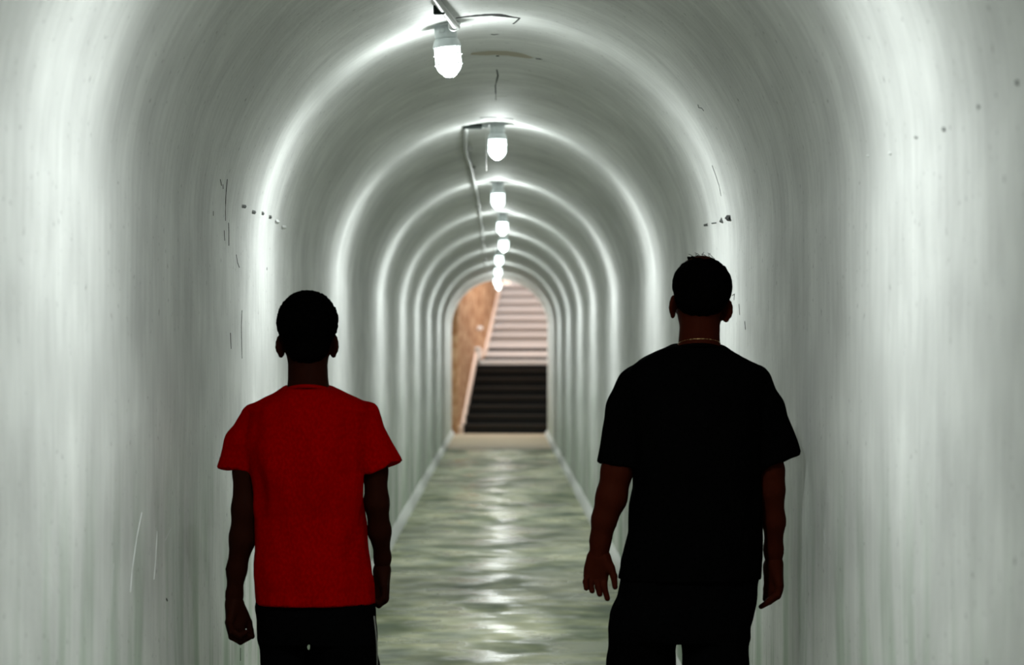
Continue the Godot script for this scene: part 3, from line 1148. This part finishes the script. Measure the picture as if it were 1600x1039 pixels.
func build_red() -> void:
	root_at = Vector3(sight(486, 900, PEOPLE_AT).x, 0.0, -PEOPLE_AT)
	var t := thing("person", "person in a red t-shirt and black trousers, seen from behind on the left", "person", root_at)
	var feet := [Vector3(-0.085, 0.0, 0.06), Vector3(0.085, 0.0, -0.10)]
	# --- body
	var f := Field.new(Vector3(-0.32, 0.02, -0.22), Vector3(0.32, 1.62, 0.2), 0.011)
	f.trunk(rows_of([[606, 456, 508, 0.0, 0.050], [620, 432, 540, 0.0, 0.062], [634, 400, 570, 0.005, 0.075], [660, 396, 572, 0.01, 0.09], [720, 402, 560, 0.01, 0.10], [800, 412, 556, 0.0, 0.085], [880, 410, 568, 0.0, 0.085], [950, 410, 575, 0.0, 0.10], [1000, 425, 565, 0.0, 0.09]]), 0.02)
	f.bone(Q(482, 622, 0.01), Q(481, 560, -0.012), 0.058, 0.056, 0.025)
	chain(f, [[Q(394, 664, 0.0), 0.036], [Q(383, 735, 0.01), 0.033], [Q(382, 795, 0.02), 0.0345], [Q(379, 840, 0.01), 0.0350], [Q(370, 890, -0.005), 0.027], [Q(366.5, 930, -0.015), 0.0225], [Q(366.5, 944, -0.017), 0.022]], 0.02)
	chain(f, [[Q(572, 664, 0.0), 0.036], [Q(587, 735, 0.0), 0.033], [Q(589, 785, 0.0), 0.033], [Q(593.5, 830, -0.03), 0.0305], [Q(598, 872, -0.075), 0.0225], [Q(597, 888, -0.09), 0.021]], 0.02)
	legs(f, [Q(446, 1000), 0.062, 0.053], [Q(534, 1000), 0.070, 0.058], 0.0, feet)
	var head := head_field(Q(480.7, 505, -0.012), Basis.IDENTITY, 1.0, -0.004)
	head.bone(Q(481, 600, 0.0), Q(481, 552, -0.012), 0.0565, 0.056, 0.02)
	# left hand, loosely closed so that one can see through the grip
	var pts := [Q(350, 925), Q(400, 1012), Q(366, 930, 0.05), Q(366, 930, -0.085)]
	var bb := box_of(pts, 0.012)
	var hl := Field.new(bb[0], bb[1], 0.003)
	hl.bone(Q(366.5, 926, -0.015), Q(366.5, 946, -0.017), 0.0225, 0.021, 0.01)
	var curl := [
		[0.022, [358, 970], [363, 986], [375, 993], [385, 987]],
		[0.004, [357, 972], [361.5, 991], [375, 999], [388, 993]],
		[-0.015, [356.5, 972], [362, 995], [376, 1003], [390, 996]],
		[-0.034, [358, 970], [364, 993], [379, 1001], [392, 994]]]
	for c in curl:
		hl.bone(Q(365, 942, -0.015 + c[0] * 0.5), Q(c[1][0] + 2.0, c[1][1], c[0]), 0.0185, 0.0105, 0.012)
		finger(hl, [Q(c[1][0], c[1][1], c[0]), Q(c[2][0], c[2][1], c[0]), Q(c[3][0], c[3][1], c[0] + 0.002), Q(c[4][0], c[4][1], c[0] + 0.002)], 0.0090, 0.0072)
	hl.bone(Q(366.5, 945, -0.015), Q(369, 978, -0.012), 0.0215, 0.0205, 0.012)
	hl.bone(Q(377, 958, -0.02), Q(375, 988, -0.016), 0.0160, 0.0150, 0.012)
	hl.bone(Q(371, 946, -0.020), Q(382.5, 966, -0.026), 0.0190, 0.0160, 0.014)
	finger(hl, [Q(383, 962, -0.026), Q(388.5, 972, -0.028), Q(391.5, 984, -0.026), Q(394.5, 994, -0.022)], 0.0125, 0.0078)
	# right hand, hanging beside the trouser pocket
	pts = [Q(580, 880, -0.09), Q(614, 956, -0.09), Q(597, 900, -0.015), Q(597, 900, -0.17)]
	bb = box_of(pts, 0.012)
	var hr := Field.new(bb[0], bb[1], 0.003)
	hr.bone(Q(598, 870, -0.075), Q(597, 890, -0.09), 0.0225, 0.021, 0.01)
	var c2 := [
		[-0.055, [601, 915], [600, 933], [592, 942], [585, 938]],
		[-0.073, [602, 917], [601.5, 937], [592, 946], [584, 941]],
		[-0.092, [602, 917], [601, 938], [592, 946], [584, 940]],
		[-0.110, [601, 915], [599, 935], [590, 943], [583, 936]]]
	for c in c2:
		hr.bone(Q(597.5, 890, -0.09 + (c[0] + 0.083) * 0.5), Q(c[1][0] - 1.5, c[1][1], c[0]), 0.0180, 0.0105, 0.012)
		finger(hr, [Q(c[1][0], c[1][1], c[0]), Q(c[2][0], c[2][1], c[0]), Q(c[3][0], c[3][1], c[0]), Q(c[4][0], c[4][1], c[0])], 0.0090, 0.0072)
	hr.bone(Q(597.5, 892, -0.088), Q(597.0, 932, -0.083), 0.0210, 0.0200, 0.012)
	hr.bone(Q(593, 900, -0.09), Q(592, 934, -0.085), 0.0150, 0.0145, 0.012)
	hr.bone(Q(594, 892, -0.10), Q(591, 908, -0.115), 0.017, 0.0135, 0.012)
	finger(hr, [Q(590, 906, -0.116), Q(587, 918, -0.122), Q(585.5, 930, -0.122)], 0.010, 0.0075)
	put("body", solid([f, head, hl, hr]), M.skin_dark, t)
	# --- hair: short and tightly curled
	var h := Field.new(Q(425, 590) + Vector3(0, 0, -0.14), Q(536, 446) + Vector3(0, 0, 0.14), 0.004)
	h.egg(Q(480.5, 503, -0.006), Vector3(0.0875, 0.0905, 0.106), 0.01)
	h.egg(Q(481, 545, 0.012), Vector3(0.060, 0.046, 0.072), 0.02)
	h.clip(Q(481, 535, -0.012), Vector3(0, -0.42, -0.9), 1e9, 0.02)
	var curls := noise(71, 1.0, 2)
	h.ruffle(curls, 0.0045, Vector3.ONE * 75.0)
	put("hair", solid([h]), M.hair, t)
	# --- t-shirt
	var folds := noise(72, 1.0, 2)
	var s := Field.new(Vector3(-0.30, Q(0, 952).y, -0.19), Vector3(0.30, Q(0, 592).y, 0.17), 0.0065)
	s.bone(Q(397, 652), Q(381, 690), 0.037, 0.047, 0.012).bone(Q(381, 690), Q(366, 733), 0.047, 0.0455, 0.012)
	s.bone(Q(396, 672), Q(381, 735, 0.004), 0.046, 0.0455, 0.012)
	s.bone(Q(572, 668), Q(590, 733, 0.004), 0.044, 0.046, 0.012)
	s.bone(Q(573, 648), Q(585, 690), 0.037, 0.046, 0.012).bone(Q(585, 690), Q(601.5, 728), 0.046, 0.0585, 0.012)
	s.clip(Q(366, 734), Vector3(-0.16, -1, 0.10), 0.10, 0.003)
	s.clip(Q(600, 731.5), Vector3(0.30, -1, 0.05), 0.10, 0.003)
	s.trunk(rows_of([[600, 447, 517, 0.0, 0.066], [606, 442, 522, 0.0, 0.074], [613, 429, 538, 0.0, 0.080], [621, 412, 558, 0.002, 0.088], [629, 397, 577, 0.005, 0.096], [640, 386, 583, 0.008, 0.104], [660, 383, 582, 0.01, 0.112], [700, 387, 574, 0.012, 0.122], [735, 393, 568, 0.012, 0.126], [770, 399, 569, 0.01, 0.120], [808, 402, 571, 0.006, 0.115], [857, 396, 577, 0.004, 0.115], [900, 395, 582, 0.004, 0.118], [944, 399, 584, 0.002, 0.120]]), 0.012)
	s.ruffle(folds, 0.012, Vector3(9, 4, 9))
	s.clip(Q(490, 943.5), Vector3(0, -1, 0), 1e9, 0.003)
	s.clip(Q(482, 603), Vector3(0, 1, 0.10), 1e9, 0.006)
	put("t_shirt", solid([s]), M.red, t)
	put("collar", ring_round(Q(481.5, 603, 0.0) + Vector3(0, 0, 0.002), 0.0625, 0.069, 0.035, 0.006), M.red_trim, t)
	# --- trousers with a pale line down the right side
	var p := Field.new(Vector3(-0.26, 0.09, -0.26), Vector3(0.26, Q(0, 915).y, 0.2), 0.008)
	p.trunk(rows_of([[925, 404, 578, 0.0, 0.108], [950, 400, 585, 0.0, 0.112], [984, 402, 589, 0.0, 0.112], [1004, 404, 590, 0.0, 0.108]]), 0.015)
	chain(p, [[Q(446, 1000, 0.0), 0.076], [Q(446, 1040, 0.01), 0.0665], [Q(446, 1090, 0.02), 0.066], [feet[0] + Vector3(0.0, 0.5, -0.03), 0.066], [feet[0] + Vector3(0, 0.12, 0.015), 0.060]], 0.012)
	chain(p, [[Q(533, 1000, 0.0), 0.100], [Q(537.5, 1040, -0.025), 0.0985], [Q(536, 1090, -0.075), 0.088], [feet[1] + Vector3(0.0, 0.5, -0.02), 0.072], [feet[1] + Vector3(0, 0.12, 0.015), 0.062]], 0.012)
	p.ruffle(folds, 0.006, Vector3(9, 7, 9))
	p.clip(Q(490, 930), Vector3.UP)
	p.clip(Vector3(0, 0.085, 0), Vector3.DOWN)
	for dz in [-0.12, -0.06, 0.0, 0.06, 0.12]:
		p.egg(Q(482, 1011, dz), Vector3(0.0045, 0.0135, 0.06), 0.003, Basis.IDENTITY, true)
	var tr := put("trousers", solid([p]), M.trousers, t)
	var st := begin()
	tube(st, smooth_path([Q(584.5, 962, 0.035), Q(588.5, 1000, 0.035), Q(589.5, 1040, 0.008), Q(587.5, 1065, -0.016), Q(584.5, 1090, -0.045)]), 0.0022, 8)
	put("side_piping", done(st), M.piping, tr)
	shoe(feet[0], 0.10, t)
	shoe(feet[1], -0.10, t)

func build_black() -> void:
	root_at = Vector3(sight(1088, 900, PEOPLE_AT).x, 0.0, -PEOPLE_AT)
	var t := thing("person", "taller person in an oversized black t-shirt and baggy black trousers on the right", "person", root_at)
	var feet := [Vector3(-0.125, 0.0, -0.12), Vector3(0.075, 0.0, 0.06)]
	var f := Field.new(Vector3(-0.36, 0.02, -0.24), Vector3(0.32, 1.70, 0.2), 0.011)
	f.trunk(rows_of([[543, 1066, 1118, 0.0, 0.052], [556, 1040, 1146, 0.0, 0.064], [570, 1010, 1176, 0.005, 0.078], [600, 1000, 1182, 0.01, 0.095], [670, 1006, 1172, 0.01, 0.11], [760, 1004, 1166, 0.0, 0.10], [850, 1000, 1166, 0.0, 0.10], [930, 996, 1160, 0.0, 0.10], [965, 1005, 1150, 0.0, 0.08]]), 0.02)
	f.bone(Q(1092, 556, 0.012), Q(1094, 500, -0.012), 0.059, 0.057, 0.025)
	chain(f, [[Q(990, 616, 0.0), 0.042], [Q(964, 735, 0.01), 0.043], [Q(955, 778, 0.015), 0.0425], [Q(944, 812, 0.01), 0.034], [Q(938.5, 842, 0.0), 0.028], [Q(936, 866, -0.005), 0.0285]], 0.02)
	chain(f, [[Q(1182, 618, 0.0), 0.042], [Q(1204.5, 735, 0.0), 0.037], [Q(1206, 765, 0.0), 0.0355], [Q(1209.5, 815, -0.02), 0.0305], [Q(1208.5, 860, -0.05), 0.026], [Q(1209, 878, -0.06), 0.024]], 0.02)
	legs(f, [Q(1008, 1000), 0.075, 0.07], [Q(1118, 1000), 0.075, 0.07], 0.0, feet)
	var tilt := Basis(Vector3.BACK, -0.075) * Basis(Vector3.UP, 0.10)
	var head := head_field(Q(1096, 447, -0.012), tilt, 0.99, -0.001)
	head.bone(Q(1091.5, 540, 0.004), Q(1094, 498, -0.012), 0.058, 0.0565, 0.02)
	# left hand, open, palm turned to the viewer, thumb towards the hip
	var pts := [Q(906, 855), Q(972, 944), Q(936, 900, 0.085), Q(936, 900, -0.055)]
	var bb := box_of(pts, 0.010)
	var hl := Field.new(bb[0], bb[1], 0.003)
	hl.bone(Q(936.5, 854, -0.004), Q(936, 872, -0.006), 0.028, 0.025, 0.012)
	var fan := [
		[[917.5, 899], [914.8, 909], [916, 919], 0.0085],
		[[925.5, 903], [923.2, 915], [925.2, 923], 0.0092],
		[[935, 905], [934.5, 918], [937, 928], 0.0094],
		[[944, 904], [944.8, 920], [949, 935], 0.0092]]
	for c in fan:
		hl.bone(Q(lerpf(936, c[0][0], 0.5), 872, -0.006), Q(c[0][0], c[0][1], -0.008), 0.019, 0.0115, 0.012)
		finger(hl, [Q(c[0][0], c[0][1], -0.008), Q(c[1][0], c[1][1], 0.014), Q(c[2][0], c[2][1], 0.038)], c[3] * 1.05, c[3] * 0.88)
	hl.egg(Q(932.5, 889, -0.004), Vector3(0.033, 0.036, 0.0145), 0.012)
	hl.bone(Q(945, 874, 0.0), Q(953.5, 888, 0.008), 0.018, 0.014, 0.014)
	finger(hl, [Q(953.5, 886, 0.008), Q(959, 900, 0.014), Q(961, 917, 0.020)], 0.0125, 0.0078)
	# right hand, fingers bent in towards the thigh
	pts = [Q(1184, 870, -0.06), Q(1230, 956, -0.06), Q(1209, 900, 0.02), Q(1209, 900, -0.15)]
	bb = box_of(pts, 0.012)
	var hr := Field.new(bb[0], bb[1], 0.003)
	hr.bone(Q(1208.5, 858, -0.05), Q(1209, 880, -0.062), 0.026, 0.0235, 0.01)
	for i in 4:
		var z := -0.025 - 0.0205 * i
		var l: float = [0.0, 2.0, 2.5, 0.5][i]
		hr.bone(Q(1209.5, 882, -0.06 + (z + 0.055) * 0.5), Q(1217.5, 914 + l * 0.5, z), 0.020, 0.0115, 0.012)
		finger(hr, [Q(1218, 914 + l * 0.5, z), Q(1215, 929 + l, z), Q(1202, 938 + l, z), Q(1191.5 - l, 946.5 + l * 0.5, z)], 0.0098, 0.0074)
	hr.bone(Q(1209, 884, -0.058), Q(1211, 921, -0.055), 0.0235, 0.0215, 0.012)
	hr.bone(Q(1203, 890, -0.07), Q(1201, 929, -0.062), 0.0170, 0.0150, 0.012)
	hr.bone(Q(1204, 884, -0.075), Q(1201, 905, -0.092), 0.0190, 0.0150, 0.012)
	finger(hr, [Q(1201, 902, -0.095), Q(1198, 920, -0.103), Q(1196, 936, -0.10)], 0.0125, 0.0085)
	put("body", solid([f, head, hl, hr]), M.skin_tan, t)
	# --- hair: short at the sides, a loose tuft on top
	var h := Field.new(Q(1040, 515) + Vector3(0, 0, -0.14), Q(1155, 386) + Vector3(0, 0, 0.14), 0.004)
	h.egg(Q(1097, 447.5, -0.006), Vector3(0.0855, 0.0845, 0.106), 0.01, tilt)
	h.egg(Q(1094, 470, 0.018), Vector3(0.066, 0.046, 0.074), 0.02)
	h.clip(Q(1096, 474, -0.006), Vector3(0, -0.42, -0.9), 1e9, 0.02)
	var locks := noise(73, 1.0, 2)
	h.ruffle(locks, 0.004, Vector3(60, 20, 60))
	for k in 9:
		var a := -0.9 + 0.22 * k
		h.bone(Q(1095 + 16 * sin(a), 408, -0.02 + 0.006 * (k % 3)), Q(1094 + 20 * sin(a) - 4, 399.5 + 3.0 * absf(sin(a)) + (k % 2), -0.025 + 0.010 * (k % 3)), 0.009, 0.0035, 0.006)
	var hair := put("hair", solid([h]), M.hair, t)
	var st := begin()
	for k in 7:
		var x := 1084.0 + 5.0 * k
		tube(st, smooth_path([Q(x + 3, 405, 0.0), Q(x - 2, 400 - (k % 3), 0.0), Q(x - 8 + (k % 2) * 9, 397 - (k * 5 % 4), 0.01)], 4), 0.0008, 5)
	put("stray_hairs", done(st), M.hair, hair)
	# --- oversized t-shirt
	var folds := noise(74, 1.0, 2)
	var s := Field.new(Vector3(-0.345, Q(0, 914).y, -0.21), Vector3(0.345, Q(0, 528).y, 0.19), 0.0065)
	s.bone(Q(993, 600), Q(977, 640), 0.050, 0.054, 0.014).bone(Q(977, 640), Q(961.5, 730), 0.054, 0.0545, 0.014)
	s.bone(Q(996, 630), Q(973, 735, 0.006), 0.055, 0.056, 0.014)
	s.bone(Q(1178, 630), Q(1207, 733, 0.004), 0.055, 0.056, 0.014)
	s.bone(Q(1178, 602), Q(1194, 640), 0.054, 0.058, 0.014).bone(Q(1194, 640), Q(1219.5, 728), 0.058, 0.066, 0.014)
	s.clip(Q(961, 727.5), Vector3(-0.22, -1, 0.08), 0.125, 0.003)
	s.clip(Q(1219, 722), Vector3(0.46, -1, 0.04), 0.14, 0.003)
	s.trunk(rows_of([[536, 1050, 1127, 0.0, 0.070], [541, 1044, 1134, 0.0, 0.078], [548, 1026, 1144, 0.0, 0.084], [556, 1010, 1158, 0.003, 0.092], [563, 996, 1172, 0.006, 0.100], [573, 984, 1190, 0.010, 0.108], [590, 978, 1196, 0.012, 0.118], [640, 984, 1190, 0.014, 0.132], [737, 988, 1186, 0.012, 0.138], [760, 989, 1186, 0.010, 0.135], [791, 983, 1188, 0.006, 0.132], [830, 981, 1189, 0.004, 0.130], [850, 975, 1190, 0.004, 0.130], [872, 969, 1190, 0.004, 0.132], [906, 967, 1188, 0.002, 0.134]]), 0.012)
	s.ruffle(folds, 0.007, Vector3(10, 4, 10))
	s.clip(Q(1090, 905), Vector3(0, -1, 0), 1e9, 0.003)
	s.clip(Q(1092, 538.5), Vector3(0, 1, 0.10), 1e9, 0.006)
	put("t_shirt", solid([s]), M.black, t)
	put("collar", ring_round(Q(1089.5, 539, 0.0) + Vector3(0, 0, 0.003), 0.0675, 0.073, 0.035, 0.006), M.black_trim, t)
	var nk := put("necklace", ring_round(Q(1092.5, 529.5, 0.0) + Vector3(0, 0, -0.002), 0.0600, 0.0615, 0.03, 0.0013), M.chain, t)
	nk.set_meta("label", "thin pale neck chain")
	# --- baggy trousers
	var p := Field.new(Vector3(-0.30, 0.09, -0.28), Vector3(0.26, Q(0, 880).y, 0.2), 0.008)
	p.trunk(rows_of([[890, 969, 1188, 0.0, 0.124], [930, 965, 1185, 0.0, 0.122], [958, 954, 1178, 0.0, 0.124], [985, 950, 1172, 0.0, 0.122], [1000, 952, 1171, 0.0, 0.112]]), 0.015)
	chain(p, [[Q(1002, 990, 0.0), 0.094], [Q(1002.5, 1040, -0.035), 0.0985], [Q(1005, 1090, -0.09), 0.095], [feet[0] + Vector3(0.0, 0.5, -0.02), 0.084], [feet[0] + Vector3(0, 0.12, 0.015), 0.072]], 0.010)
	chain(p, [[Q(1118, 990, 0.0), 0.096], [Q(1118, 1040, 0.01), 0.0915], [Q(1117, 1090, 0.02), 0.090], [feet[1] + Vector3(0.0, 0.5, -0.03), 0.080], [feet[1] + Vector3(0, 0.12, 0.015), 0.070]], 0.010)
	p.ruffle(folds, 0.006, Vector3(9, 7, 9))
	p.clip(Q(1090, 893), Vector3.UP)
	p.clip(Vector3(0, 0.085, 0), Vector3.DOWN)
	put("trousers", solid([p]), M.trousers, t)
	shoe(feet[0], 0.12, t)
	shoe(feet[1], -0.12, t)

# ---------------------------------------------------------------- the scene
func _ready() -> void:
	var cam := Camera3D.new()
	cam.name = "camera"
	cam.position = EYE
	cam.rotation = Vector3((HORIZON.y - 519.5) / FOCAL, -(800.0 - HORIZON.x) / FOCAL, 0.0)
	cam.fov = rad_to_deg(2.0 * atan(519.5 / FOCAL))
	cam.near = 0.05
	cam.far = 100.0
	var lens := CameraAttributesPhysical.new()
	lens.frustum_focal_length = 12.0 / tan(deg_to_rad(cam.fov) * 0.5)
	lens.frustum_focus_distance = 9.4
	lens.exposure_aperture = 5.2
	lens.frustum_near = 0.05
	lens.frustum_far = 100.0
	cam.attributes = lens
	add_child(cam)
	cam.current = true
	var env := Environment.new()
	env.background_mode = Environment.BG_COLOR
	env.background_color = Color(0.0, 0.0, 0.0)
	env.tonemap_mode = Environment.TONE_MAPPER_LINEAR
	env.tonemap_exposure = 1.45
	env.sdfgi_enabled = true
	env.ssao_enabled = true
	env.ssil_enabled = true
	var we := WorldEnvironment.new()
	we.name = "environment"
	we.environment = env
	add_child(we)
	warp = noise(3, 0.02, 3)
	make_materials()
	M.warm_glow = plain(Color(0.95, 0.9, 0.85), 0.4)
	M.warm_glow.emission_enabled = true
	M.warm_glow.emission = Color(1.0, 0.88, 0.80)
	M.warm_glow.emission_energy_multiplier = 0.35
	build_tunnel()
	build_lamps()
	build_stairs()
	build_red()
	build_black()
